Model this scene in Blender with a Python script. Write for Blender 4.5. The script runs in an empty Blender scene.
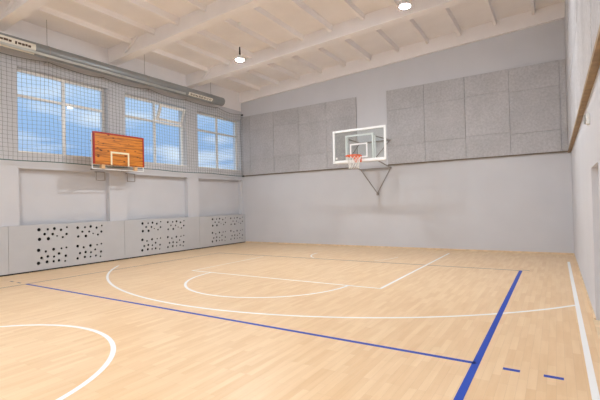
import bpy, bmesh, math, random
from mathutils import Vector, Matrix

S = bpy.context.scene
COL = S.collection
R = math.radians

# ------------------------------------------------------------------ camera
cam_d = bpy.data.cameras.new('camera'); cam = bpy.data.objects.new('camera', cam_d); COL.objects.link(cam)
F_PX = 403.66
cam_d.sensor_width = 36.0; cam_d.lens = F_PX/600*36.0; cam_d.clip_end = 200
PI_, RO, YA = R(0.674), R(-1.395), R(-32.363)
fw = Vector((math.sin(YA)*math.cos(PI_), math.cos(YA)*math.cos(PI_), math.sin(PI_)))
rt = Vector((math.cos(YA), -math.sin(YA), 0)); up = rt.cross(fw)
r2 = rt*math.cos(RO) + up*math.sin(RO); u2 = -rt*math.sin(RO) + up*math.cos(RO)
M = Matrix.Identity(4)
for i in range(3):
    M[i][0] = r2[i]; M[i][1] = u2[i]; M[i][2] = -fw[i]; M[i][3] = (11.4475, -13.4851, 1.5658)[i]
cam.matrix_world = M
S.camera = cam

# ------------------------------------------------------------------ world
w = bpy.data.worlds.new('world'); S.world = w; w.use_nodes = True
nt = w.node_tree; nt.nodes.clear()
wo = nt.nodes.new('ShaderNodeOutputWorld'); bg = nt.nodes.new('ShaderNodeBackground')
tc = nt.nodes.new('ShaderNodeTexCoord'); sp = nt.nodes.new('ShaderNodeSeparateXYZ'); rp = nt.nodes.new('ShaderNodeValToRGB')
nt.links.new(tc.outputs['Generated'], sp.inputs[0]); nt.links.new(sp.outputs['Z'], rp.inputs[0])
rp.color_ramp.elements[0].position = 0.0; rp.color_ramp.elements[0].color = (0.20, 0.25, 0.33, 1)
rp.color_ramp.elements[1].position = 0.5; rp.color_ramp.elements[1].color = (1.9, 2.0, 2.2, 1)
e = rp.color_ramp.elements.new(0.10); e.color = (0.33, 0.50, 0.78, 1)
e = rp.color_ramp.elements.new(0.20); e.color = (0.41, 0.60, 0.88, 1)
e = rp.color_ramp.elements.new(0.28); e.color = (0.66, 0.79, 0.96, 1)
mp_ = nt.nodes.new('ShaderNodeMapping'); mp_.inputs['Scale'].default_value = (5, 5, 26)
nt.links.new(tc.outputs['Generated'], mp_.inputs['Vector'])
cn = nt.nodes.new('ShaderNodeTexNoise'); cn.inputs['Scale'].default_value = 1.0; cn.inputs['Detail'].default_value = 3
nt.links.new(mp_.outputs[0], cn.inputs['Vector'])
cr = nt.nodes.new('ShaderNodeValToRGB'); cr.color_ramp.elements[0].position = 0.50; cr.color_ramp.elements[1].position = 0.72
nt.links.new(cn.outputs[0], cr.inputs[0])
cm = nt.nodes.new('ShaderNodeMixRGB'); cm.inputs[2].default_value = (0.86, 0.92, 1.0, 1)
nt.links.new(cr.outputs[0], cm.inputs[0]); nt.links.new(rp.outputs[0], cm.inputs[1]); nt.links.new(cm.outputs[0], bg.inputs[0]); bg.inputs[1].default_value = 1.0
nt.links.new(bg.outputs[0], wo.inputs[0])

S.view_settings.view_transform = 'Standard'; S.view_settings.look = 'None'
S.view_settings.gamma = 1.0; S.view_settings.exposure = 0.0; S.view_settings.use_curve_mapping = False
S.cycles.use_denoising = True; S.cycles.max_bounces = 10; S.cycles.diffuse_bounces = 6
LAMP = 1450.0

# ------------------------------------------------------------------ materials
def mat(name, col, rough=0.6, metal=0.0, spec=0.5, noise=0.0, nscale=8.0, bump=0.0, emit=0.0):
    m = bpy.data.materials.new(name); m.use_nodes = True
    n = m.node_tree; b = n.nodes['Principled BSDF']
    b.inputs['Roughness'].default_value = rough; b.inputs['Metallic'].default_value = metal
    b.inputs['Specular IOR Level'].default_value = spec
    c = (*col, 1)
    b.inputs['Base Color'].default_value = c
    if noise or bump:
        t = n.nodes.new('ShaderNodeTexCoord'); z = n.nodes.new('ShaderNodeTexNoise')
        z.inputs['Scale'].default_value = nscale; z.inputs['Detail'].default_value = 5
        n.links.new(t.outputs['Object'], z.inputs['Vector'])
        if noise:
            r = n.nodes.new('ShaderNodeValToRGB')
            r.color_ramp.elements[0].position = 0.3; r.color_ramp.elements[1].position = 0.7
            r.color_ramp.elements[0].color = (*[x*(1-noise) for x in col], 1)
            r.color_ramp.elements[1].color = (*[min(1, x*(1+noise)) for x in col], 1)
            n.links.new(z.outputs[0], r.inputs[0]); n.links.new(r.outputs[0], b.inputs['Base Color'])
        if bump:
            u = n.nodes.new('ShaderNodeBump'); u.inputs['Strength'].default_value = bump; u.inputs['Distance'].default_value = 0.01
            n.links.new(z.outputs[0], u.inputs['Height']); n.links.new(u.outputs[0], b.inputs['Normal'])
    if emit:
        b.inputs['Emission Color'].default_value = c; b.inputs['Emission Strength'].default_value = emit
    return m

def floor_mat():
    m = bpy.data.materials.new('strip_parquet'); m.use_nodes = True
    n = m.node_tree; b = n.nodes['Principled BSDF']
    t = n.nodes.new('ShaderNodeTexCoord'); mp = n.nodes.new('ShaderNodeMapping')
    mp.inputs['Rotation'].default_value = (0, 0, R(90))
    n.links.new(t.outputs['Object'], mp.inputs['Vector'])
    br = n.nodes.new('ShaderNodeTexBrick')
    br.inputs['Scale'].default_value = 1.0; br.inputs['Brick Width'].default_value = 0.46; br.inputs['Row Height'].default_value = 0.07
    br.inputs['Mortar Size'].default_value = 0.0012; br.inputs['Mortar Smooth'].default_value = 0.3; br.offset = 0.37; br.offset_frequency = 3
    br.inputs['Color1'].default_value = FL1; br.inputs['Color2'].default_value = FL2
    br.inputs['Mortar'].default_value = (0.66, 0.47, 0.29, 1)
    n.links.new(mp.outputs[0], br.inputs['Vector'])
    # long grain
    mp2 = n.nodes.new('ShaderNodeMapping'); mp2.inputs['Scale'].default_value = (14, 1.6, 1)
    n.links.new(t.outputs['Object'], mp2.inputs['Vector'])
    nz = n.nodes.new('ShaderNodeTexNoise'); nz.inputs['Scale'].default_value = 1.0; nz.inputs['Detail'].default_value = 4
    n.links.new(mp2.outputs[0], nz.inputs['Vector'])
    rr = n.nodes.new('ShaderNodeValToRGB'); rr.color_ramp.elements[0].position = 0.3; rr.color_ramp.elements[1].position = 0.7
    rr.color_ramp.elements[0].color = (0.93, 0.895, 0.84, 1); rr.color_ramp.elements[1].color = (1.0, 1.0, 1.0, 1)
    n.links.new(nz.outputs[0], rr.inputs[0])
    mx = n.nodes.new('ShaderNodeMixRGB'); mx.blend_type = 'MULTIPLY'; mx.inputs[0].default_value = 1.0
    n.links.new(br.outputs['Color'], mx.inputs[1]); n.links.new(rr.outputs[0], mx.inputs[2])
    n.links.new(mx.outputs[0], b.inputs['Base Color'])
    b.inputs['Roughness'].default_value = 0.36; b.inputs['Specular IOR Level'].default_value = 0.35
    return m
FL1 = (0.83, 0.61, 0.385, 1); FL2 = (0.76, 0.525, 0.305, 1)

def plank_mat():
    m = bpy.data.materials.new('varnished_pine'); m.use_nodes = True
    n = m.node_tree; b = n.nodes['Principled BSDF']
    t = n.nodes.new('ShaderNodeTexCoord')
    mp = n.nodes.new('ShaderNodeMapping'); mp.inputs['Scale'].default_value = (1, 1.3, 16)
    n.links.new(t.outputs['Object'], mp.inputs['Vector'])
    nz = n.nodes.new('ShaderNodeTexNoise'); nz.inputs['Scale'].default_value = 1.5; nz.inputs['Detail'].default_value = 6
    n.links.new(mp.outputs[0], nz.inputs['Vector'])
    r = n.nodes.new('ShaderNodeValToRGB')
    r.color_ramp.elements[0].position = 0.30; r.color_ramp.elements[0].color = (0.27, 0.075, 0.008, 1)
    r.color_ramp.elements[1].position = 0.55; r.color_ramp.elements[1].color = (0.66, 0.225, 0.022, 1)
    n.links.new(nz.outputs[0], r.inputs[0])
    # knots: dark blobs with a shape of their own
    mk = n.nodes.new('ShaderNodeMapping'); mk.inputs['Scale'].default_value = (1, 3.0, 6.5)
    n.links.new(t.outputs['Object'], mk.inputs['Vector'])
    vo = n.nodes.new('ShaderNodeTexVoronoi'); vo.inputs['Scale'].default_value = 1.6
    n.links.new(mk.outputs[0], vo.inputs['Vector'])
    rk = n.nodes.new('ShaderNodeValToRGB')
    rk.color_ramp.elements[0].position = 0.10; rk.color_ramp.elements[0].color = (0.07, 0.02, 0.004, 1)
    rk.color_ramp.elements[1].position = 0.26; rk.color_ramp.elements[1].color = (1, 1, 1, 1)
    n.links.new(vo.outputs['Distance'], rk.inputs[0])
    mx = n.nodes.new('ShaderNodeMixRGB'); mx.blend_type = 'MULTIPLY'; mx.inputs[0].default_value = 1
    n.links.new(r.outputs[0], mx.inputs[1]); n.links.new(rk.outputs[0], mx.inputs[2])
    # plank joints every 0.26 m in height
    sx = n.nodes.new('ShaderNodeSeparateXYZ'); n.links.new(t.outputs['Object'], sx.inputs[0])
    md = n.nodes.new('ShaderNodeMath'); md.operation = 'PINGPONG'; md.inputs[1].default_value = 0.13
    n.links.new(sx.outputs['Z'], md.inputs[0])
    gt = n.nodes.new('ShaderNodeMath'); gt.operation = 'GREATER_THAN'; gt.inputs[1].default_value = 0.006
    n.links.new(md.outputs[0], gt.inputs[0])
    m2 = n.nodes.new('ShaderNodeMixRGB'); m2.inputs[1].default_value = (0.22, 0.06, 0.01, 1)
    n.links.new(gt.outputs[0], m2.inputs[0]); n.links.new(mx.outputs[0], m2.inputs[2])
    n.links.new(m2.outputs[0], b.inputs['Base Color']); b.inputs['Roughness'].default_value = 0.45
    return m

def felt_mat(name='speckled_acoustic_board', g=1.0):
    m = bpy.data.materials.new(name); m.use_nodes = True
    n = m.node_tree; b = n.nodes['Principled BSDF']
    t = n.nodes.new('ShaderNodeTexCoord')
    ge = n.nodes.new('ShaderNodeNewGeometry')
    a = n.nodes.new('ShaderNodeTexNoise'); a.inputs['Scale'].default_value = 16; a.inputs['Detail'].default_value = 4; a.inputs['Roughness'].default_value = 0.7
    n.links.new(ge.outputs['Position'], a.inputs['Vector'])
    c = n.nodes.new('ShaderNodeTexNoise'); c.inputs['Scale'].default_value = 1.3; c.inputs['Detail'].default_value = 2
    n.links.new(ge.outputs['Position'], c.inputs['Vector'])
    r = n.nodes.new('ShaderNodeValToRGB')
    r.color_ramp.elements[0].position = 0.36; r.color_ramp.elements[0].color = (0.395, 0.388, 0.40, 1)
    r.color_ramp.elements[1].position = 0.64; r.color_ramp.elements[1].color = (0.49, 0.482, 0.495, 1)
    n.links.new(a.outputs[0], r.inputs[0])
    r2_ = n.nodes.new('ShaderNodeValToRGB')
    r2_.color_ramp.elements[0].position = 0.35; r2_.color_ramp.elements[0].color = (0.90, 0.90, 0.90, 1)
    r2_.color_ramp.elements[1].position = 0.65; r2_.color_ramp.elements[1].color = (1, 1, 1, 1)
    n.links.new(c.outputs[0], r2_.inputs[0])
    mx = n.nodes.new('ShaderNodeMixRGB'); mx.blend_type = 'MULTIPLY'; mx.inputs[0].default_value = 1
    n.links.new(r.outputs[0], mx.inputs[1]); n.links.new(r2_.outputs[0], mx.inputs[2])
    oi = n.nodes.new('ShaderNodeObjectInfo')
    mr = n.nodes.new('ShaderNodeMapRange'); mr.inputs[3].default_value = 0.95*g; mr.inputs[4].default_value = 1.05*g
    n.links.new(oi.outputs['Random'], mr.inputs[0])
    mm = n.nodes.new('ShaderNodeMixRGB'); mm.blend_type = 'MULTIPLY'; mm.inputs[0].default_value = 1
    n.links.new(mx.outputs[0], mm.inputs[1]); n.links.new(mr.outputs[0], mm.inputs[2])
    n.links.new(mm.outputs[0], b.inputs['Base Color']); b.inputs['Roughness'].default_value = 0.95
    b.inputs['Specular IOR Level'].default_value = 0.1
    return m

def glass_mat(name, tint, refl):
    m = bpy.data.materials.new(name); m.use_nodes = True
    n = m.node_tree; n.nodes.clear()
    o = n.nodes.new('ShaderNodeOutputMaterial'); mx = n.nodes.new('ShaderNodeMixShader')
    tr = n.nodes.new('ShaderNodeBsdfTransparent'); gl = n.nodes.new('ShaderNodeBsdfGlossy')
    tr.inputs[0].default_value = (*tint, 1); gl.inputs[0].default_value = (1, 1, 1, 1); gl.inputs['Roughness'].default_value = 0.03
    fr = n.nodes.new('ShaderNodeLayerWeight'); fr.inputs[0].default_value = refl
    n.links.new(fr.outputs['Fresnel'], mx.inputs[0]); n.links.new(tr.outputs[0], mx.inputs[1]); n.links.new(gl.outputs[0], mx.inputs[2])
    n.links.new(mx.outputs[0], o.inputs[0])
    return m

MT = dict(
    floor=floor_mat(),
    wall=mat('grey_wall_paint', (0.615, 0.618, 0.65), 0.8, spec=0.2, noise=0.02, nscale=1.2),
    ceil=mat('ceiling_whitewash', (0.88, 0.85, 0.85), 0.85, spec=0.15, noise=0.03, nscale=1.5),
    felt=felt_mat(g=1.12), felt2=felt_mat('lit_speckled_board', 1.22),  # second felt lightened: stronger light on the right wall put into its colour
    batten=mat('wood_batten', (0.30, 0.20, 0.10), 0.6, noise=0.25, nscale=9),
    thinbatten=mat('dark_thin_batten', (0.17, 0.135, 0.10), 0.7, noise=0.15, nscale=9),
    skirt=mat('pale_wood_skirting', (0.74, 0.56, 0.36), 0.5, noise=0.15, nscale=6),
    cover=mat('grey_laminate', (0.525, 0.53, 0.55), 0.5, spec=0.3, noise=0.02, nscale=3),
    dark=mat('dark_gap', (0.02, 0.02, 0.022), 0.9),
    white=mat('white_paint_line', (0.86, 0.86, 0.86), 0.4, spec=0.35),
    blue=mat('blue_paint_line', (0.008, 0.058, 0.42), 0.45, spec=0.25),
    thinblue=mat('thin_dark_paint_line', (0.13, 0.13, 0.17), 0.5, spec=0.3),
    wframe=mat('white_window_profile', (0.88, 0.87, 0.84), 0.35),
    wglass=glass_mat('window_glass', (0.93, 0.97, 1.0), 0.15),
    bglass=glass_mat('acrylic_board', (0.93, 0.95, 0.94), 0.2),
    wmetal=mat('white_powder_coat', (0.86, 0.87, 0.87), 0.35),
    gmetal=mat('grey_steel', (0.34, 0.31, 0.29), 0.45, metal=0.3),
    orange=mat('orange_rim_paint', (0.85, 0.13, 0.02), 0.35),
    cord=mat('white_cord', (0.80, 0.79, 0.76), 0.8),
    netc=mat('grey_netting', (0.155, 0.165, 0.15), 0.85),
    rope=mat('dark_green_rope', (0.05, 0.13, 0.12), 0.8),
    plank=plank_mat(),
    red=mat('red_border_paint', (0.36, 0.022, 0.012), 0.4),
    block=mat('raw_pine', (0.75, 0.48, 0.25), 0.6, noise=0.1, nscale=10),
    duct=mat('grey_duct_sheet', (0.30, 0.31, 0.31), 0.38, metal=0.35, noise=0.08, nscale=2),
    duct2=mat('duct_highlight', (0.60, 0.62, 0.60), 0.35, metal=0.2, noise=0.1, nscale=3),
    label=mat('cream_banner', (0.80, 0.77, 0.68), 0.6),
    ink=mat('brown_ink', (0.10, 0.06, 0.04), 0.7),
    black=mat('black_plastic', (0.03, 0.03, 0.03), 0.5),
    bulb=mat('lamp_glow', (0.87, 0.94, 1.0), 0.4, emit=LAMP),
    door=mat('white_door_leaf', (0.80, 0.80, 0.81), 0.5),
    plastic=mat('white_plastic', (0.82, 0.83, 0.82), 0.4),
    pgrey=mat('grey_plastic', (0.38, 0.39, 0.38), 0.5),
)

# ------------------------------------------------------------------ mesh helpers
def box(bm, a, b):
    x0, y0, z0 = [min(p, q) for p, q in zip(a, b)]; x1, y1, z1 = [max(p, q) for p, q in zip(a, b)]
    v = [bm.verts.new(p) for p in [(x0,y0,z0),(x1,y0,z0),(x1,y1,z0),(x0,y1,z0),(x0,y0,z1),(x1,y0,z1),(x1,y1,z1),(x0,y1,z1)]]
    for f in [(3,2,1,0),(4,5,6,7),(0,1,5,4),(1,2,6,5),(2,3,7,6),(3,0,4,7)]: bm.faces.new([v[i] for i in f])
def hexa(bm, pts):   # 4 bottom, 4 top
    v = [bm.verts.new(p) for p in pts]
    for f in [(3,2,1,0),(4,5,6,7),(0,1,5,4),(1,2,6,5),(2,3,7,6),(3,0,4,7)]: bm.faces.new([v[i] for i in f])
def prism(bm, poly, axis, a, b):
    def P(u, v, t): return {'x': (t, u, v), 'y': (u, t, v), 'z': (u, v, t)}[axis]
    A = [bm.verts.new(P(u, v, a)) for u, v in poly]; B = [bm.verts.new(P(u, v, b)) for u, v in poly]
    n = len(poly); bm.faces.new(A); bm.faces.new(B[::-1])
    for i in range(n): bm.faces.new([A[(i+1)%n], A[i], B[i], B[(i+1)%n]])
def tube(bm, pts, r, n=8, closed=False, cap=True):
    pts = [Vector(p) for p in pts]; rings = []; N = len(pts); prev = None
    for i, p in enumerate(pts):
        if closed: d = pts[(i+1)%N]-pts[i-1]
        else: d = pts[min(i+1, N-1)]-pts[max(i-1, 0)]
        d.normalize()
        if prev is None:
            ref = Vector((0,0,1)) if abs(d.z) < 0.9 else Vector((1,0,0))
            a = d.cross(ref).normalized()
        else: a = (prev - d*prev.dot(d)).normalized()
        prev = a; b = d.cross(a)
        rings.append([bm.verts.new(p + (a*math.cos(2*math.pi*k/n+.4) + b*math.sin(2*math.pi*k/n+.4))*r) for k in range(n)])
    M_ = N if closed else N-1
    for i in range(M_):
        A, B = rings[i], rings[(i+1)%N]
        for k in range(n): bm.faces.new([A[k], A[(k+1)%n], B[(k+1)%n], B[k]])
    if cap and not closed:
        bm.faces.new(rings[0][::-1]); bm.faces.new(rings[-1])
def lathe(bm, prof, c, n=24):
    rings = [[bm.verts.new((c[0]+r*math.cos(2*math.pi*k/n), c[1]+r*math.sin(2*math.pi*k/n), c[2]+z)) for k in range(n)] for r, z in prof]
    for A, B in zip(rings, rings[1:]):
        for k in range(n): bm.faces.new([A[k], A[(k+1)%n], B[(k+1)%n], B[k]])
    bm.faces.new(rings[0][::-1]); bm.faces.new(rings[-1])
def build(name, bm, m, parent=None, bevel=0.0, smooth=False, loc=None):
    bmesh.ops.recalc_face_normals(bm, faces=bm.faces)
    me = bpy.data.meshes.new(name)
    if loc is not None: bmesh.ops.translate(bm, verts=bm.verts, vec=-Vector(loc))
    bm.to_mesh(me); bm.free(); me.materials.append(m)
    o = bpy.data.objects.new(name, me); COL.objects.link(o)
    if loc is not None: o.location = loc
    if parent is not None:
        o.parent = parent
        if loc is None: o.matrix_parent_inverse = Matrix.Translation(-parent.location)
        else: o.location = Vector(loc)-parent.location
    if smooth:
        for p in me.polygons: p.use_smooth = True
    if bevel:
        md = o.modifiers.new('bevel', 'BEVEL'); md.width = bevel; md.segments = 2; md.limit_method = 'ANGLE'
    return o
def B(): return bmesh.new()
def thing(name, loc, label, cat, group=None):
    o = bpy.data.objects.new(name, None); COL.objects.link(o); o.location = loc; o.empty_display_size = 0.2
    return tag(o, label, cat, group)
def tag(o, label=None, cat=None, group=None, kind=None):
    if label: o['label'] = label
    if cat: o['category'] = cat
    if group: o['group'] = group
    if kind: o['kind'] = kind
    return o
def struct(name, bm, m, label=None, parent=None):
    o = build(name, bm, m, parent)
    if parent is None: o['kind'] = 'structure'
    if label: o['label'] = label
    return o
def bx(name, a, b, m, parent=None, bevel=0.0):
    q = B(); box(q, a, b); return build(name, q, m, parent, bevel)
def dup(root, off, label=None, group=None):
    r = root.copy(); COL.objects.link(r); r.location = root.location + Vector(off)
    if label: r['label'] = label
    if group: r['group'] = group
    for ch in list(root.children):
        c = ch.copy(); COL.objects.link(c); c.parent = r
        for g in list(ch.children):
            d = g.copy(); COL.objects.link(d); d.parent = c
    return r

W = 11.837; YB = -24.4; XL = -0.03; XN = -0.19      # right wall, rear wall, left wall face, niche face
def soff(x): return 6.05 + 0.0455*x                  # underside of the sloping roof beams
ZT = 7.3

# ------------------------------------------------------------------ floor
q = B(); box(q, (XL-0.5, YB-0.2, -0.2), (W+0.5, 0.2, 0.0)); floor = struct('floor', q, MT['floor'], 'blonde strip parquet gym floor')

LZ = 0.0016
def strip(bm, p, qv, wd, z=LZ):
    p = Vector((*p, 0)); qv = Vector((*qv, 0)); d = (qv-p).normalized(); s = Vector((-d.y, d.x, 0))*wd/2
    a = [p-s, qv-s, qv+s, p+s]
    hexa(bm, [(v.x, v.y, 0.0001) for v in a]+[(v.x, v.y, z) for v in a])
def arc(bm, c, r, a0, a1, wd, n=96, z=LZ):
    for i in range(n):
        t0 = R(a0+(a1-a0)*i/n); t1 = R(a0+(a1-a0)*(i+1)/n)
        P = [(c[0]+rr*math.cos(t), c[1]+rr*math.sin(t)) for t, rr in ((t0, r-wd/2), (t1, r-wd/2), (t1, r+wd/2), (t0, r+wd/2))]
        hexa(bm, [(x, y, 0.0001) for x, y in P]+[(x, y, z) for x, y in P])
CX = 6.25; BLINE = -0.74; FT = -6.475; HOOPY = -2.25
def line(name, label, fn, m):
    q = B(); fn(q); o = build(name, q, m, floor); o['label'] = label; return o
wm = MT['white']
line('sideline', 'white basketball sideline along the right wall', lambda b: strip(b, (11.67, -1.55), (11.67, -23.0), 0.055), wm)
line('lane_line', 'white right edge line of the basketball lane', lambda b: strip(b, (8.70, -0.85), (8.70, FT-0.025), 0.05), wm)
line('lane_line', 'faint white left edge line of the basketball lane', lambda b: strip(b, (3.80, -3.6), (3.80, FT-0.025), 0.03), wm)
line('free_throw_line', 'white free throw line', lambda b: strip(b, (3.78, FT), (8.72, FT), 0.05), wm)
line('free_throw_arc', 'white half circle in front of the free throw line', lambda b: arc(b, (CX, FT), 1.80, 180, 360, 0.05), wm)
def three(b):
    r = 6.78; a0 = math.degrees(math.acos((1.15-CX)/r)); a1 = math.degrees(math.asin(0)); 
    s = 360-math.degrees(math.acos((1.15-CX)/r)); t = 360-math.degrees(math.acos((11.65-CX)/r))
    arc(b, (CX, HOOPY), r, s, t, 0.05, z=LZ*1.3)
line('three_point_line', 'long white three point arc', three, wm)
line('no_charge_arc', 'short white arc under the glass backboard', lambda b: (arc(b, (CX, HOOPY), 1.33, 178, 232, 0.04, 24), arc(b, (CX, HOOPY), 1.33, 318, 362, 0.025, 24)), wm)
line('centre_circle', 'white centre circle', lambda b: arc(b, (CX, -12.26), 1.76, 0, 360, 0.055), wm)
vx0, vx1, vy, va = 1.756, 10.756, -3.398, -9.303
bl = MT['blue']; tb = MT['thinblue']
line('thick_blue_line', 'broad blue volleyball sideline on the right', lambda b: strip(b, (vx1, vy), (vx1, -22.0), 0.066, LZ*1.6), bl)
line('attack_line', 'blue volleyball attack line across the floor', lambda b: strip(b, (vx0, va), (vx1, va), 0.052, LZ*1.6), bl)
line('thin_side_line', 'thin dark line along the left wall covers', lambda b: strip(b, (vx0, vy), (vx0, -22.0), 0.032, LZ*0.8), tb)
line('thin_end_line', 'thin dark line parallel to the far wall', lambda b: strip(b, (vx0, vy), (vx1, vy), 0.036, LZ*0.8), tb)
line('corner_dash', 'tiny dark mark beyond the far blue corner', lambda b: strip(b, (vx1+0.03, vy+0.09), (vx1+0.16, vy+0.09), 0.03), tb)
line('line_dash', 'short blue dash right of the thick blue line', lambda b: strip(b, (10.99, va-0.01), (11.13, va-0.01), 0.052), bl)
line('line_dash', 'short blue dash nearer the white sideline', lambda b: strip(b, (11.315, va-0.01), (11.465, va-0.01), 0.052), bl)
line('line_dash', 'short dark dash left of the thin side line', lambda b: strip(b, (1.36, va), (1.51, va), 0.04), tb)
line('line_dash', 'short dark dash near the left wall covers', lambda b: strip(b, (1.02, va), (1.16, va), 0.04), tb)

# ------------------------------------------------------------------ walls
q = B(); box(q, (XL-0.5, 0, 0), (W+0.5, 0.3, ZT)); struct('wall_far', q, MT['wall'], 'grey painted far wall')
q = B(); box(q, (XL-0.5, YB-0.3, 0), (W+0.5, YB, ZT)); struct('wall_near', q, MT['wall'])
DY0, DY1, DZ = -8.15, -7.16, 1.945
q = B()
box(q, (W, DY1, 0), (W+0.3, 0, ZT)); box(q, (W, YB, 0), (W+0.3, DY0, ZT)); box(q, (W, DY0, DZ), (W+0.3, DY1, ZT))
struct('wall_right', q, MT['wall'], 'light grey right wall with a door recess')
q = B(); box(q, (W+0.13, DY0, 0.0), (W+0.18, DY1, DZ)); d = build('door_1', q, MT['door']); tag(d, 'white door leaf set back in the right wall', kind='structure')
q = B(); tube(q, [(W+0.13, -7.95, 1.0), (W+0.09, -7.95, 1.0), (W+0.09, -7.83, 1.0)], 0.009); build('door_handle', q, MT['gmetal'], d)
# left wall with window openings and niches below them
bays = [(-8.66, -6.20), (-5.62, -3.11), (-2.56, -0.09)]
k = 0
y = -8.66-3.07
while y > YB: bays.append((y, y+2.48)); y -= 3.07
bays.sort()
WZ0, WZ1, NZ = 3.08, 5.27, 2.69
q = B()
edges = [YB]+[v for b_ in bays for v in b_]+[0]
for i in range(0, len(edges), 2): box(q, (XL-0.42, edges[i], 0), (XL, edges[i+1], ZT))
for a, b_ in bays:
    box(q, (XN-0.2, a, 0), (XN, b_, NZ)); box(q, (XL-0.42, a, NZ), (XL, b_, WZ0)); box(q, (XL-0.42, a, WZ1), (XL, b_, ZT))
    box(q, (XL, a-0.02, NZ-0.02), (XL+0.012, b_+0.02, NZ+0.012))
struct('wall_left', q, MT['wall'], 'grey left wall with piers, window openings and shallow niches')

# cream band of wall above the duct
q = B()
hexa(q, [(XL, YB, 5.68), (XL+0.006, YB, 5.68), (XL+0.006, 0, 5.68), (XL, 0, 5.68), (XL, YB, soff(0)+0.437), (XL+0.006, YB, soff(0)+0.437), (XL+0.006, 0, soff(0)+0.437), (XL, 0, soff(0)+0.437)])
struct('trim_5', q, MT['ceil'], 'cream painted band of the left wall above the duct')

# skirtings
q = B(); box(q, (0.09, -0.022, 0), (W-0.0, 0, 0.045)); struct('baseboard_far', q, MT['skirt'])
q = B(); box(q, (W-0.02, DY1+0.0, 0), (W, -0.03, 0.04)); box(q, (W-0.02, YB, 0), (W, DY0, 0.04)); struct('baseboard_right', q, MT['skirt'], 'worn pale wood skirting strip')
q = B(); box(q, (W-0.03, DY0, 0), (W+0.13, DY1, 0.015)); struct('trim_1', q, MT['skirt'], 'pale wood door threshold')

# ------------------------------------------------------------------ ceiling
SL = 0.44; RB = 0.30
q = B()
x0, x1 = XL-0.42, W+0.3
hexa(q, [(x0, YB, soff(x0)+SL), (x1, YB, soff(x1)+SL), (x1, 0.1, soff(x1)+SL), (x0, 0.1, soff(x0)+SL), (x0, YB, 7.5), (x1, YB, 7.5), (x1, 0.1, 7.5), (x0, 0.1, 7.5)])
ceil = struct('ceiling', q, MT['ceil'], 'whitewashed sloping concrete ceiling with beams and ribs')
beams_y = [-2.95-3.07*i for i in range(7)]
def beam(yc, half=0.14):
    q = B()
    def seg(xa, xb, ya, yb, da, db, ta=SL, tb=SL):
        hexa(q, [(xa, ya, soff(xa)+da), (xb, ya, soff(xb)+db), (xb, yb, soff(xb)+db), (xa, yb, soff(xa)+da),
                 (xa, ya, soff(xa)+ta), (xb, ya, soff(xb)+tb), (xb, yb, soff(xb)+tb), (xa, yb, soff(xa)+ta)])
    seg(0.75, W, yc-0.07, yc+0.07, 0.09, 0.09)                         # web
    seg(0.55, W, yc-half, yc+half, 0.0, 0.0, 0.09, 0.09)             # lower chord
    # solid end block with a sloping end
    seg(XL, 0.55, yc-half, yc+half, 0.0, 0.0)
    seg(0.55, 0.75, yc-0.07, yc+0.07, 0.09, 0.09)
    for s in (-1, 1):
        ya, yb = sorted((yc+s*0.07, yc+s*half))
        hexa(q, [(0.55, ya, soff(.55)+.09), (0.75, ya, soff(.75)+.09), (0.75, yb, soff(.75)+.09), (0.55, yb, soff(.55)+.09),
                 (0.55, ya, soff(.55)+SL), (1.35, ya, soff(1.35)+SL), (1.35, yb, soff(1.35)+SL), (0.55, yb, soff(.55)+SL)])
    return build('beam', q, MT['ceil'], ceil)
for yc in beams_y: beam(yc)
q = B(); hexa(q, [(XL, -0.10, soff(XL)), (W, -0.10, soff(W)), (W, 0, soff(W)), (XL, 0, soff(XL)), (XL, -0.10, soff(XL)+SL), (W, -0.10, soff(W)+SL), (W, 0, soff(W)+SL), (XL, 0, soff(XL)+SL)])
build('beam', q, MT['ceil'], ceil)
ends = [-0.10]+[v for yc in beams_y for v in (yc+0.07, yc-0.07)]+[YB]
for i in range(0, len(ends), 2):
    ya, yb = ends[i+1], ends[i]
    for k in range(1, 12):
        xr = k+0.10 if k != 0 else 0.3; wd = 0.11 if (k % 3) else 0.14
        dz = RB - (0.03 if k % 3 == 0 else 0)
        q = B(); xa = xr-wd
        hexa(q, [(xa+0.02, ya, soff(xa)+dz), (xr-0.02, ya, soff(xr)+dz), (xr-0.02, yb, soff(xr)+dz), (xa+0.02, yb, soff(xa)+dz),
                 (xa, ya, soff(xa)+SL), (xr, ya, soff(xr)+SL), (xr, yb, soff(xr)+SL), (xa, yb, soff(xa)+SL)])
        build('rib', q, MT['ceil'], ceil)

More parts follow.
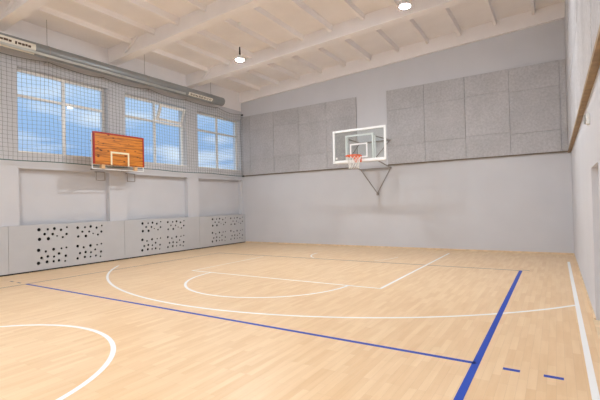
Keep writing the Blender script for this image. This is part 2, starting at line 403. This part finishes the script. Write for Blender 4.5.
# ------------------------------------------------------------------ windows
def window(idx, a, b_, tilt=False):
    GX = -0.27
    q = B(); f = 0.065; t = 0.035
    ym = (a+b_)/2+0.02; zt = 4.58
    box(q, (GX-t, a, WZ0), (GX+t, a+f, WZ1)); box(q, (GX-t, b_-f, WZ0), (GX+t, b_, WZ1))
    box(q, (GX-t, a+f, WZ0), (GX+t, b_-f, WZ0+f)); box(q, (GX-t, a+f, WZ1-f), (GX+t, b_-f, WZ1))
    fr = build('window_%d' % idx, q, MT['wframe']); fr['kind'] = 'structure'
    fr['label'] = 'white framed four pane window in the left wall' + (' with its upper right sash tilted open' if tilt else '')
    bx('mullion', (GX-t, ym-0.037, WZ0+f), (GX+t, ym+0.037, WZ1-f), MT['wframe'], fr)
    bx('transom', (GX-t, a+f, zt-0.034), (GX+t, ym-0.037, zt+0.034), MT['wframe'], fr)
    bx('transom', (GX-t, ym+0.037, zt-0.034), (GX+t, b_-f, zt+0.034), MT['wframe'], fr)
    for (ya, yb) in ((a+f, ym-0.037), (ym+0.037, b_-f)):
        for (za, zb) in ((WZ0+f, zt-0.034), (zt+0.034, WZ1-f)):
            if tilt and ya > ym and za > zt:
                # bottom hung sash leaning into the room
                q = B(); sf = 0.095; h = zb-za; wd = yb-ya
                box(q, (-0.03, 0, 0), (0.03, sf, h)); box(q, (-0.03, wd-sf, 0), (0.03, wd, h))
                box(q, (-0.03, sf, 0), (0.03, wd-sf, sf)); box(q, (-0.03, sf, h-sf), (0.03, wd-sf, h))
                s_ = build('sash', q, MT['wframe']); s_.parent = fr
                s_.location = (GX+0.055, ya, za+0.02); s_.rotation_euler = (0, R(22), 0)
                q = B(); box(q, (-0.004, sf, sf), (0.004, wd-sf, h-sf)); g = build('pane', q, MT['wglass']); g.parent = s_
            else:
                bx('pane', (GX-0.006, ya, za), (GX+0.006, yb, zb), MT['wglass'], fr)
    bx('sill', (GX+t, a+0.002, WZ0), (XL+0.015, b_-0.002, WZ0+0.03), MT['wframe'], fr)
for i, (a, b_) in enumerate(sorted(bays, reverse=True)):
    if i < 4: window(i+1, a, b_, tilt=(i == 1))
    else: window(i+1, a, b_)

# ------------------------------------------------------------------ perforated covers along the left wall
PATS = [[(127,65,10),(186,62,7),(230,57,9),(274,65,8),(313,48,6),(165,94,8),(219,93,8),(248,106,5),(286,114,7),(311,93,8),(131,129,10),(190,125,10)],
        [(125,202,10),(173,210,7),(225,195,9),(277,189,6),(310,183,6),(144,253,8),(186,243,8),(228,244,7),(261,223,8),(306,238,8),(124,289,10),(181,279,9),(225,275,7),(261,269,8),(302,273,6)],
        [(385,51,9),(434,48,7),(472,43,9),(511,51,8),(546,37,6),(416,78,7),(462,77,7),(488,90,5),(520,97,7),(543,77,8),(389,110,8),(440,106,9)],
        [(385,174,9),(425,182,7),(470,170,9),(515,165,6),(543,158,6),(401,221,8),(438,214,8),(474,215,7),(502,196,7),(541,210,8),(385,256,8),(433,246,8),(471,244,6),(507,237,7),(537,242,6)]]
CXF = 0.07
def unproj_x(u, v, x):
    d = fw + r2*((u-300)/F_PX) - u2*((v-200)/F_PX); C = Vector((11.4475, -13.4851, 1.5658))
    t = (x-C.x)/d.x; p = C+d*t; return p.y, p.z
HOLES = []
for P in PATS:
    for (hx, hy, hr) in P:
        yy, zz = unproj_x(20+hx/6.6667, 220+hy/6.6667, CXF)
        HOLES.append((yy, zz, hr/8.0*0.036))
HY0 = min(h[0] for h in HOLES); HY1 = max(h[0] for h in HOLES)
def cover(ya, yb, h0, h1, label):
    t = thing('perforated_cover', (CXF, (ya+yb)/2, 0), label, 'wall cover', 'grey perforated covers along the left wall')
    q = B(); box(q, (CXF-0.018, ya+0.004, 0.035), (CXF, yb-0.004, 1.21))
    p = build('front_panel', q, MT['cover'], t)
    c = B()
    for (yy, zz, rr) in HOLES:
        y_ = h0+(yy-HY0)/(HY1-HY0)*(h1-h0); z_ = zz
        vs = []
        A = [c.verts.new((CXF-0.05, y_+rr*math.cos(2*math.pi*k/14), z_+rr*math.sin(2*math.pi*k/14))) for k in range(14)]
        D = [c.verts.new((CXF+0.05, v.co.y, v.co.z)) for v in A]
        c.faces.new(A); c.faces.new(D[::-1])
        for k in range(14): c.faces.new([A[(k+1)%14], A[k], D[k], D[(k+1)%14]])
    bmesh.ops.recalc_face_normals(c, faces=c.faces)
    me = bpy.data.meshes.new('cut'); c.to_mesh(me); c.free(); co = bpy.data.objects.new('cut', me); COL.objects.link(co)
    md = p.modifiers.new('holes', 'BOOLEAN'); md.operation = 'DIFFERENCE'; md.solver = 'EXACT'; md.object = co
    co.parent = t; co.matrix_parent_inverse = Matrix.Translation(-t.location)
    bpy.context.view_layer.update()
    new = bpy.data.meshes.new_from_object(p.evaluated_get(bpy.context.evaluated_depsgraph_get()))
    p.modifiers.clear(); p.data = new; bpy.data.objects.remove(co)
    bx('top_board', (XL+0.002, ya+0.004, 1.192), (CXF-0.018, yb-0.004, 1.21), MT['cover'], t)
    bx('end_board', (XL+0.002, ya+0.004, 0.035), (CXF-0.018, ya+0.02, 1.192), MT['cover'], t)
    bx('end_board', (XL+0.002, yb-0.02, 0.035), (CXF-0.018, yb-0.004, 1.192), MT['cover'], t)
    bx('plinth', (XL+0.002, ya+0.004, 0.0), (CXF-0.012, yb-0.004, 0.035), MT['dark'], t)
    bx('shade_sheet', (XL+0.002, ya+0.02, 0.035), (XL+0.01, yb-0.02, 1.192), MT['dark'], t)  # near-black sheet painting the shade of the hollow interior behind the holes
    return t
cover(-2.65, -0.004, -1.99, -0.16, 'grey perforated wall cover, the short one ending at the far corner')
cover(-5.79, -2.65, -5.16, -3.40, 'grey perforated wall cover below the window with the tilted sash')
cover(-8.95, -5.79, HY0, HY1, 'nearest grey cover whose dark holes show, below the wooden backboard and nearest window')
cover(-12.1, -8.95, HY0-3.15, HY1-3.15, 'grey wall cover cut off by the left edge, its holes out of view')

# ------------------------------------------------------------------ acoustic boards
random.seed(4)
ordn = ['first', 'second', 'third', 'fourth', 'fifth']
def boards(xs, side, zs):
    rows = ['bottom', 'middle', 'top']
    n = len(xs)-1
    for i in range(n):
        for j in range(3):
            dz0 = 0 if j == 0 else 0.035*((i*7+j*3) % 3-1); dz1 = 0 if j == 2 else 0.035*((i*7+(j+1)*3) % 3-1)
            za, zb = zs[j]+dz0, zs[j+1]+dz1; xa, xb = xs[i], xs[i+1]
            q = B(); box(q, (xa+0.004, -0.055+random.uniform(-.004, .004), za+0.002), (xb-0.004, -0.001, zb-0.002))
            o = build('acoustic_board', q, MT['felt'], bevel=0.002, loc=(xa, 0, za))
            tag(o, 'grey acoustic board %s of the hoop, %s row, %s from the left' % (side, rows[j], ordn[i]), 'acoustic board', 'speckled boards on the far wall')
boards([0.0, 0.48, 1.72, 2.95, 4.19, 5.43], 'left', [2.885, 3.53, 4.77, 5.42])
boards([6.575, 7.857, 9.12, 10.36, 11.62, W-0.065], 'right', [2.885, 3.53, 4.77, 5.44])
q = B(); box(q, (0.0, -0.06, 2.85), (5.43, 0, 2.882)); struct('trim_2', q, MT['thinbatten'], 'thin dark batten under the left boards of the far wall')
q = B(); box(q, (6.575, -0.06, 2.85), (W-0.075, 0, 2.882)); struct('trim_3', q, MT['thinbatten'], 'thin dark batten under the right boards of the far wall')
q = B(); box(q, (W-0.072, -10.0, 2.83), (W, 0, 2.885)); struct('trim_4', q, MT['batten'], 'brown wooden batten under the boards on the right wall')
ysr = [-0.06, -1.25, -2.5, -3.75, -5.0, -6.25, -7.5, -8.75, -10.0]
zsr = [2.888, 4.13, 5.38, 6.50]
rows = ['bottom', 'middle', 'top']
for i in range(len(ysr)-1):
    for j in range(3):
        q = B(); s = 0.02*((i*5+j*3) % 3-1)
        box(q, (W-0.062+random.uniform(-.006, .004), ysr[i+1]+0.007+ (0.0 if i==7 else s*0), zsr[j]+0.003), (W-0.001, ysr[i]-0.007, zsr[j+1]-0.003))
        o = build('acoustic_board', q, MT['felt2'], bevel=0.004, loc=(W, ysr[i], zsr[j]))
        nm = ['first', 'second', 'third', 'fourth', 'fifth', 'sixth', 'seventh', 'eighth'][i]
        tag(o, 'right wall acoustic board, %s row, %s from the far corner' % (rows[j], nm), 'acoustic board', 'boards on the right wall')

# ------------------------------------------------------------------ ceiling lamps
def lamp(x, y, z, label):
    zc = soff(x)+SL-0.001
    t = thing('pendant_lamp', (x, y, z), label, 'lamp', 'pendant lamps under the ceiling')
    q = B(); tube(q, [(x, y, z+0.30), (x, y, zc-0.03)], 0.004, 6); build('cable', q, MT['plastic'], t)
    q = B(); lathe(q, [(0.05, 0), (0.05, 0.03)], (x, y, zc-0.03), 16); build('ceiling_rose', q, MT['plastic'], t)
    q = B(); lathe(q, [(0.118, -0.062), (0.124, -0.060), (0.122, -0.045), (0.11, -0.012), (0.09, 0.03), (0.05, 0.06), (0.027, 0.075)], (x, y, z), 20); build('shade', q, MT['plastic'], t, smooth=False)
    q = B(); lathe(q, [(0.022, 0.0755), (0.026, 0.12), (0.018, 0.30)], (x, y, z), 14); build('socket', q, MT['black'], t)
    q = B(); prof = [(0.02, -0.098), (0.06, -0.092), (0.094, -0.076), (0.110, -0.060), (0.113, -0.0525)]
    lathe(q, prof, (x, y, z), 24); build('bulb', q, MT['bulb'], t, smooth=True)
    return t
l0 = lamp(4.12, -4.87, 5.70, 'small bright pendant lamp hanging left of centre, its whole glow in view')
l1 = lamp(8.85, -5.05, 5.78, 'bright pendant lamp cut by the top edge of the picture')
for (x, y, lb) in ((4.12, -12.2, 'pendant lamp over the left side of the centre circle'), (8.85, -12.2, 'pendant lamp over the right side of the centre circle'),
                   (4.12, -19.5, 'pendant lamp over the near end of the hall, window side'), (8.85, -19.5, 'pendant lamp over the near end of the hall, door side')):
    lamp(x, y, 5.7, lb)

# ------------------------------------------------------------------ air duct along the left wall
t = thing('air_duct', (0.45, -1.5, 5.7), 'long grey round air duct hanging along the left wall', 'duct')
def dz(y): return 5.69+0.0055*(y+1.5)
q = B()
prof = [(-1.50, 0.02), (-1.50, 0.14), (-1.53, 0.165)]
rings = []
pts = [(-1.66, 0.13), (-1.69, 0.163)]+[(-1.71-1.0*i, 0.165) for i in range(23)]
n = 28
for (yy, rr) in pts: rings.append([q.verts.new((0.45+rr*math.cos(2*math.pi*k/n), yy, dz(yy)+rr*math.sin(2*math.pi*k/n))) for k in range(n)])
for A, D in zip(rings, rings[1:]):
    for k in range(n): q.faces.new([A[k], A[(k+1)%n], D[(k+1)%n], D[k]])
q.faces.new(rings[0]); q.faces.new(rings[-1])
build('duct_body', q, MT['duct'], t)
for i in range(0, 8):
    q = B(); yy = -2.3-2.93*i; rr = 0.168
    for k in range(n):
        a0, a1 = 2*math.pi*k/n, 2*math.pi*(k+1)/n
        hexa(q, [(0.45+rr*math.cos(a0), yy-.015, dz(yy)+rr*math.sin(a0)), (0.45+rr*math.cos(a1), yy-.015, dz(yy)+rr*math.sin(a1)), (0.45+rr*math.cos(a1), yy+.015, dz(yy)+rr*math.sin(a1)), (0.45+rr*math.cos(a0), yy+.015, dz(yy)+rr*math.sin(a0)),
                 (0.45+.172*math.cos(a0), yy-.015, dz(yy)+.172*math.sin(a0)), (0.45+.172*math.cos(a1), yy-.015, dz(yy)+.172*math.sin(a1)), (0.45+.172*math.cos(a1), yy+.015, dz(yy)+.172*math.sin(a1)), (0.45+.172*math.cos(a0), yy+.015, dz(yy)+.172*math.sin(a0))])
    build('strap', q, MT['gmetal'], t)
for i in range(0, 6):
    yy = -2.3-2.93*i
    q = B(); tube(q, [(0.45, yy, dz(yy)+0.168), (0.45, yy, soff(.45)+SL)], 0.006, 5); build('hanger_rod', q, MT['gmetal'], t)
def duct_label(ya, yb, a0, a1, glyphs, nm):
    # banner wrapped on the room-facing side of the duct; a0..a1 in degrees above the horizontal
    q = B(); rr = 0.170; nn = 8; ny = 6
    for i in range(nn):
        t0, t1 = R(a0+(a1-a0)*i/nn), R(a0+(a1-a0)*(i+1)/nn)
        def P(y_, tt, r_): return (0.45+r_*math.cos(tt), y_, dz(y_)+r_*math.sin(tt))
        hexa(q, [P(ya, t0, rr-.003), P(yb, t0, rr-.003), P(yb, t1, rr-.003), P(ya, t1, rr-.003), P(ya, t0, rr), P(yb, t0, rr), P(yb, t1, rr), P(ya, t1, rr)])
    lb = build('banner', q, MT['label'], t)
    q = B()
    for (u0, u1, v0, v1) in glyphs:
        y0_, y1_ = ya+(yb-ya)*u0, ya+(yb-ya)*u1; t0, t1 = R(a0+(a1-a0)*v0), R(a0+(a1-a0)*v1)
        tm = (t0+t1)/2
        def P(y_, tt, r_): return (0.45+r_*math.cos(tt), y_, dz(y_)+r_*math.sin(tt))
        for (ta, tb_) in ((t0, tm), (tm, t1)):
            hexa(q, [P(y0_, ta, rr), P(y1_, ta, rr), P(y1_, tb_, rr), P(y0_, tb_, rr), P(y0_, ta, rr+.0025), P(y1_, ta, rr+.0025), P(y1_, tb_, rr+.0025), P(y0_, tb_, rr+.0025)])
    build('lettering', q, MT['ink'], lb)
FONT = {'E': [(0,.25,0,1),(.25,1,0,.2),(.25,.85,.4,.6),(.25,1,.8,1)], 'C': [(0,.25,.1,.9),(.2,1,0,.2),(.2,1,.8,1)],
        'O': [(0,.25,.1,.9),(.75,1,.1,.9),(.2,.8,0,.2),(.2,.8,.8,1)], 'N': [(0,.25,0,1),(.75,1,0,1),(.25,.5,.5,.85),(.5,.75,.2,.5)],
        'S': [(0,1,0,.2),(0,1,.8,1),(0,1,.4,.6),(0,.25,.6,.8),(.75,1,.2,.4)], 'R': [(0,.25,0,1),(.25,1,.8,1),(.25,1,.4,.6),(.75,1,.6,.8),(.6,.95,0,.4)],
        'I': [(.35,.65,0,1)], 'D': [(0,.25,0,1),(.2,.8,0,.2),(.2,.8,.8,1),(.75,1,.15,.85)]}
def text(s, u0, u1, v0, v1):
    out = []; n_ = len(s); cw = (u1-u0)/n_
    for i, ch in enumerate(s):
        for (a, b_, c, d_) in FONT.get(ch, []):
            out.append((u0+cw*(i+a*.75), u0+cw*(i+b_*.75), v0+(v1-v0)*c, v0+(v1-v0)*d_))
    return out
duct_label(-3.52, -2.36, -52, -12, text('SONSEDCO', 0.06, 0.97, 0.24, 0.76), 'r')
lg = [(0.80, 0.835, 0.45, 0.8), (0.70, 0.74, .4, .8)]
duct_label(-10.6, -8.50, -75, 22, [(0.44,0.47,.62,.84),(0.475,0.49,.66,.8),(0.54,0.555,.60,.86),(0.62,0.66,.62,.78),(0.665,0.71,.62,.8),(0.715,0.745,.6,.78),(0.78,0.80,.56,.80),(0.81,0.845,.60,.77),(0.85,0.88,.58,.77),(0.885,0.91,.60,.79),(0.915,0.945,.58,.77)], 'l')
# pale pipe along the duct: its sheen modelled as a thin tube
q = B(); tube(q, [(0.612, y_, dz(y_)-0.135) for y_ in (-3.7, -10.0, -14.0, -20.0)], 0.034, 10)
o = build('duct_highlight', q, MT['duct2'], smooth=True, loc=(0.612, -3.7, 5.6)); tag(o, 'pale thin pipe running along the room side of the grey duct, its sheen modelled as a tube', 'highlight')

# ------------------------------------------------------------------ protective net on the left wall
q = B(); NY0, NY1 = -14.0, -0.085; cell = 0.108
nv = int((NY1-NY0)/cell)
def ztop(y): ph = (y/1.6) % 1.0; return 5.53-0.07*4*ph*(1-ph)
def nx(y, z): return 0.10+0.022*math.sin(y*2.1)+0.012*math.sin(y*5.3+z)
zb = 2.86
NR = 25
def npt(i, j):
    y = NY1-cell*i; zt = ztop(y); f = j/NR
    return (nx(y, f*3)+0.0, y+0.006*math.sin(j*.7+i), zb+0.012*math.sin(y*2.3)+(zt-zb)*f)
for i in range(nv+1): tube(q, [npt(i, j) for j in range(NR+1)], 0.0038, 3, cap=False)
for j in range(NR+1): tube(q, [npt(i, j) for i in range(nv+1)], 0.0038, 3, cap=False)
net = build('netting', q, MT['netc'])
tag(net, 'grey protective mesh net hanging before the windows of the left wall', 'net')
q = B(); tube(q, [Vector(npt(i, 0))+Vector((0, 0, -0.0)) for i in range(nv+1)], 0.011, 6); r_ = build('edge_rope', q, MT['rope'], net); r_['label'] = 'dark green rope along the lower edge'
q = B(); tube(q, [npt(i, NR) for i in range(nv+1)], 0.008, 5); build('top_rope', q, MT['netc'], net)
for zz in (2.86, 5.5): bx('corner_hook', (0.04, -0.09, zz-0.03), (0.13, -0.056, zz+0.03), MT['black'], net)
for kk in range(1, 9):
    q = B(); tube(q, [(XL+0.001, -1.6*kk, 5.53), (0.12, -1.6*kk, 5.53)], 0.008, 5); build('wall_hook', q, MT['gmetal'], net)

# ------------------------------------------------------------------ glass basketball backboard with hoop on the far wall
bx0, bx1, by, bz0, bz1 = 5.40, 7.19, -1.87, 2.86, 3.905
t = thing('basketball_hoop', (6.25, 0, 2.8), 'clear glass backboard with white frame and orange hoop on the far wall', 'basketball hoop')
q = B(); f = 0.065; d_ = 0.045
box(q, (bx0, by-0.01, bz0), (bx0+f, by+d_, bz1)); box(q, (bx1-f, by-0.01, bz0), (bx1, by+d_, bz1))
box(q, (bx0+f, by-0.01, bz0), (bx1-f, by+0.04, bz0+f*1.3)); box(q, (bx0+f, by+0.04, bz0-0.005), (bx1-f, by+0.20, bz0+0.05)); box(q, (bx0+f, by-0.01, bz1-f), (bx1-f, by+d_, bz1))
build('board_frame', q, MT['wmetal'], t, bevel=0.004)
bx('glass_pane', (bx0+f, by+0.005, bz0+f), (bx1-f, by+0.02, bz1-f), MT['bglass'], t)
cx = (bx0+bx1)/2; q = B(); s0, s1, z0_, z1_ = cx-0.295, cx+0.295, 2.99, 3.44; e_ = 0.045
box(q, (s0, by, z0_), (s0+e_, by+0.004, z1_)); box(q, (s1-e_, by, z0_), (s1, by+0.004, z1_))
box(q, (s0+e_, by, z1_-e_), (s1-e_, by+0.004, z1_)); box(q, (s0+e_, by, z0_), (s1-e_, by+0.004, z0_+e_))
build('target_square', q, MT['white'], t)
q = B(); box(q, (bx0+0.09, by, 2.99), (bx0+0.15, by+0.004, 3.05)); o = build('badge', q, MT['white'], t)
# rear carrying frame of square tube
q = B(); yr = by+0.07; xa, xb = cx-0.45, cx+0.45
for x_ in (xa, xb): box(q, (x_-0.025, yr-0.025, bz0+0.02), (x_+0.025, yr+0.025, 3.73))
box(q, (xa+.025, yr-0.025, 3.68), (xb-.025, yr+0.025, 3.73)); box(q, (xa+.025, yr-0.025, bz0+0.02), (xb-.025, yr+0.025, bz0+0.07))
build('rear_frame', q, MT['wmetal'], t)
ys = by+0.24
for x_ in (xa-0.03, xb+0.0):
    q = B(); box(q, (x_-0.018, ys-0.018, bz0+0.02), (x_+0.018, ys+0.018, 3.69))
    for z_ in (bz0+0.06, 3.65): box(q, (x_-0.012, yr+.025, z_-0.012), (x_+0.012, ys-0.018, z_+0.012))
    build('hinge_post', q, MT['wmetal'], t)
wxa, wxb, wz0, wz1 = 5.56, 6.68, 2.765, 3.72
arms = [((xa-0.03, ys, bz0+0.06), (wxa, -0.08, wz0)), ((xb, ys, bz0+0.06), (wxb, -0.08, wz0)),
        ((xa-0.03, ys, 3.65), (wxa, -0.08, wz1)), ((xb, ys, 3.65), (wxb, -0.08, wz1))]
for a, b_ in arms:
    q = B(); tube(q, [a, b_], 0.017, 8); build('arm', q, MT['gmetal'], t)
for a, b_ in (((xa-0.03, ys, bz0+0.1), (wxa, -0.08, wz1)), ((xb, ys, bz0+0.1), (wxb, -0.08, wz1))):
    q = B(); tube(q, [a, b_], 0.012, 8); build('brace', q, MT['gmetal'], t)
for z_ in (wz0, wz1):
    q = B(); box(q, (wxa-0.03, -0.10, z_-0.02), (wxb+0.03, -0.062, z_+0.02))
    for x_ in (wxa+0.14, wxb-0.16): box(q, (x_-0.02, -0.062, z_-0.02), (x_+0.02, 0, z_+0.02))
    build('wall_rail', q, MT['gmetal'], t)
for x_ in (wxa, wxb):
    q = B(); tube(q, [(x_, -0.08, wz0), (6.16, -0.05, 1.90)], 0.015, 8); build('strut', q, MT['gmetal'], t)
bx('foot_plate', (6.13, -0.065, 1.83), (6.19, 0, 1.93), MT['gmetal'], t)
# rim
rz, ry, rr = 3.01, by-0.375, 0.232
q = B(); tube(q, [(cx+rr*math.cos(2*math.pi*k/36), ry+rr*math.sin(2*math.pi*k/36), rz) for k in range(36)], 0.021, 8, closed=True)
rim = build('rim', q, MT['orange'], t, smooth=True)
q = B(); box(q, (cx-0.10, by-0.15, rz-0.17), (cx+0.10, by-0.01, rz+0.018)); build('rim_mount', q, MT['orange'], rim, bevel=0.01)
for s in (-1, 1): q = B(); tube(q, [(cx+s*0.08, by-0.02, rz-0.12), (cx+s*0.14, ry+0.12, rz-0.012)], 0.011, 6); build('rim_brace', q, MT['orange'], rim)
q = B(); lev = [(0.225, -0.03), (0.19, -0.12), (0.165, -0.21), (0.15, -0.30), (0.155, -0.38)]; m_ = 12
for s in (1, -1):
    for k in range(m_):
        tube(q, [(cx+r__*math.cos(2*math.pi*(k+s*0.5*i)/m_), ry+r__*math.sin(2*math.pi*(k+s*0.5*i)/m_), rz+z_) for i, (r__, z_) in enumerate(lev)], 0.008, 4)
build('net', q, MT['cord'], t)

# ------------------------------------------------------------------ wooden backboard on the left wall
X = 0.66
y0, y1, zb0, zb1 = -7.095, -5.475, 2.84, 3.755
t = thing('wooden_backboard', (0, (y0+y1)/2, 2.7), 'varnished pine plank backboard with red border, no hoop, on the left wall', 'backboard')
bx('board', (X-0.03, y0+.001, zb0), (X, y1-.001, zb1), MT['plank'], t)
q = B(); e_ = 0.045
box(q, (X-0.034, y0-0.004, zb0+0.02), (X+0.004, y0+e_, zb1)); box(q, (X-0.034, y1-e_, zb0+0.02), (X+0.004, y1+0.004, zb1)); box(q, (X-0.034, y0+e_, zb1-e_), (X+0.004, y1-e_, zb1+0.004))
build('border', q, MT['red'], t)
ym = (y0+y1)/2-0.0; q = B(); sw = 0.30; sz = 3.235; sb = 2.84; e_ = 0.05
box(q, (X, ym-sw, sb), (X+0.005, ym-sw+e_, sz)); box(q, (X, ym+sw-e_, sb), (X+0.005, ym+sw, sz)); box(q, (X, ym-sw+e_, sz-e_), (X+0.005, ym+sw-e_, sz))
o = build('target_square', q, mat('cream_paint', (0.86, 0.78, 0.55), 0.5), t)
for yy in (y0+0.29, y1-0.28):
    bx('mount_block', (X-0.10, yy-0.05, 2.73), (X+0.0, yy+0.05, 2.84), MT['block'], t)
q = B(); fx = X-0.055
fr = [(fx, y0-0.01, 3.70), (fx, y0-0.01, 2.715), (fx, y1+0.01, 2.715), (fx, y1+0.01, 3.70)]
for a, b_ in zip(fr, fr[1:]): tube(q, [a, b_], 0.014, 8)
tube(q, [(fx, y0-0.01, 3.70), (fx, y1+0.01, 3.70)], 0.014, 8)
build('metal_frame', q, MT['wmetal'], t)
for yy in (y0+0.32, y1-0.32):
    q = B()
    for zz in (2.76, 3.6): tube(q, [(XL+0.01, yy, zz), (fx, yy, zz)], 0.018, 8)
    tube(q, [(XL+0.02, yy, 3.6), (fx, yy, 2.76)], 0.012, 6)
    build('arm', q, MT['gmetal'], t)
for (ya, yb) in ((-6.66, -6.39), (-5.64, -5.37)):
    q = B(); z0_, z1_ = 2.44, 2.68; xx = 0.045
    L = [(xx, ya, z1_), (xx, yb, z1_), (xx, yb, z0_), (xx, ya, z0_)]
    for a, b_ in zip(L, L[1:]+L[:1]): tube(q, [a, b_], 0.013, 6)
    for yy in (ya, yb): tube(q, [(XL, yy, z1_), (xx, yy, z1_)], 0.012, 6)
    build('wall_bracket', q, MT['gmetal'], t)

# ------------------------------------------------------------------ small devices on the right wall
t = thing('wall_sensor', (W, -6.95, 2.60), 'small white box on the right wall, nearer the door', 'sensor box')
bx('case', (W-0.035, -7.24, 2.50), (W, -7.10, 2.63), MT['plastic'], t, bevel=0.005)
bx('sensor_window', (W-0.037, -7.20, 2.54), (W-0.0345, -7.14, 2.58), MT['pgrey'], t)
q = B(); box(q, (W-0.025, -6.50, 2.62), (W, -6.40, 2.74)); o = build('wall_switch', q, MT['pgrey'], bevel=0.004, loc=(W, -6.45, 2.62)); tag(o, 'small grey flat box left of the white box on the right wall', 'switch')
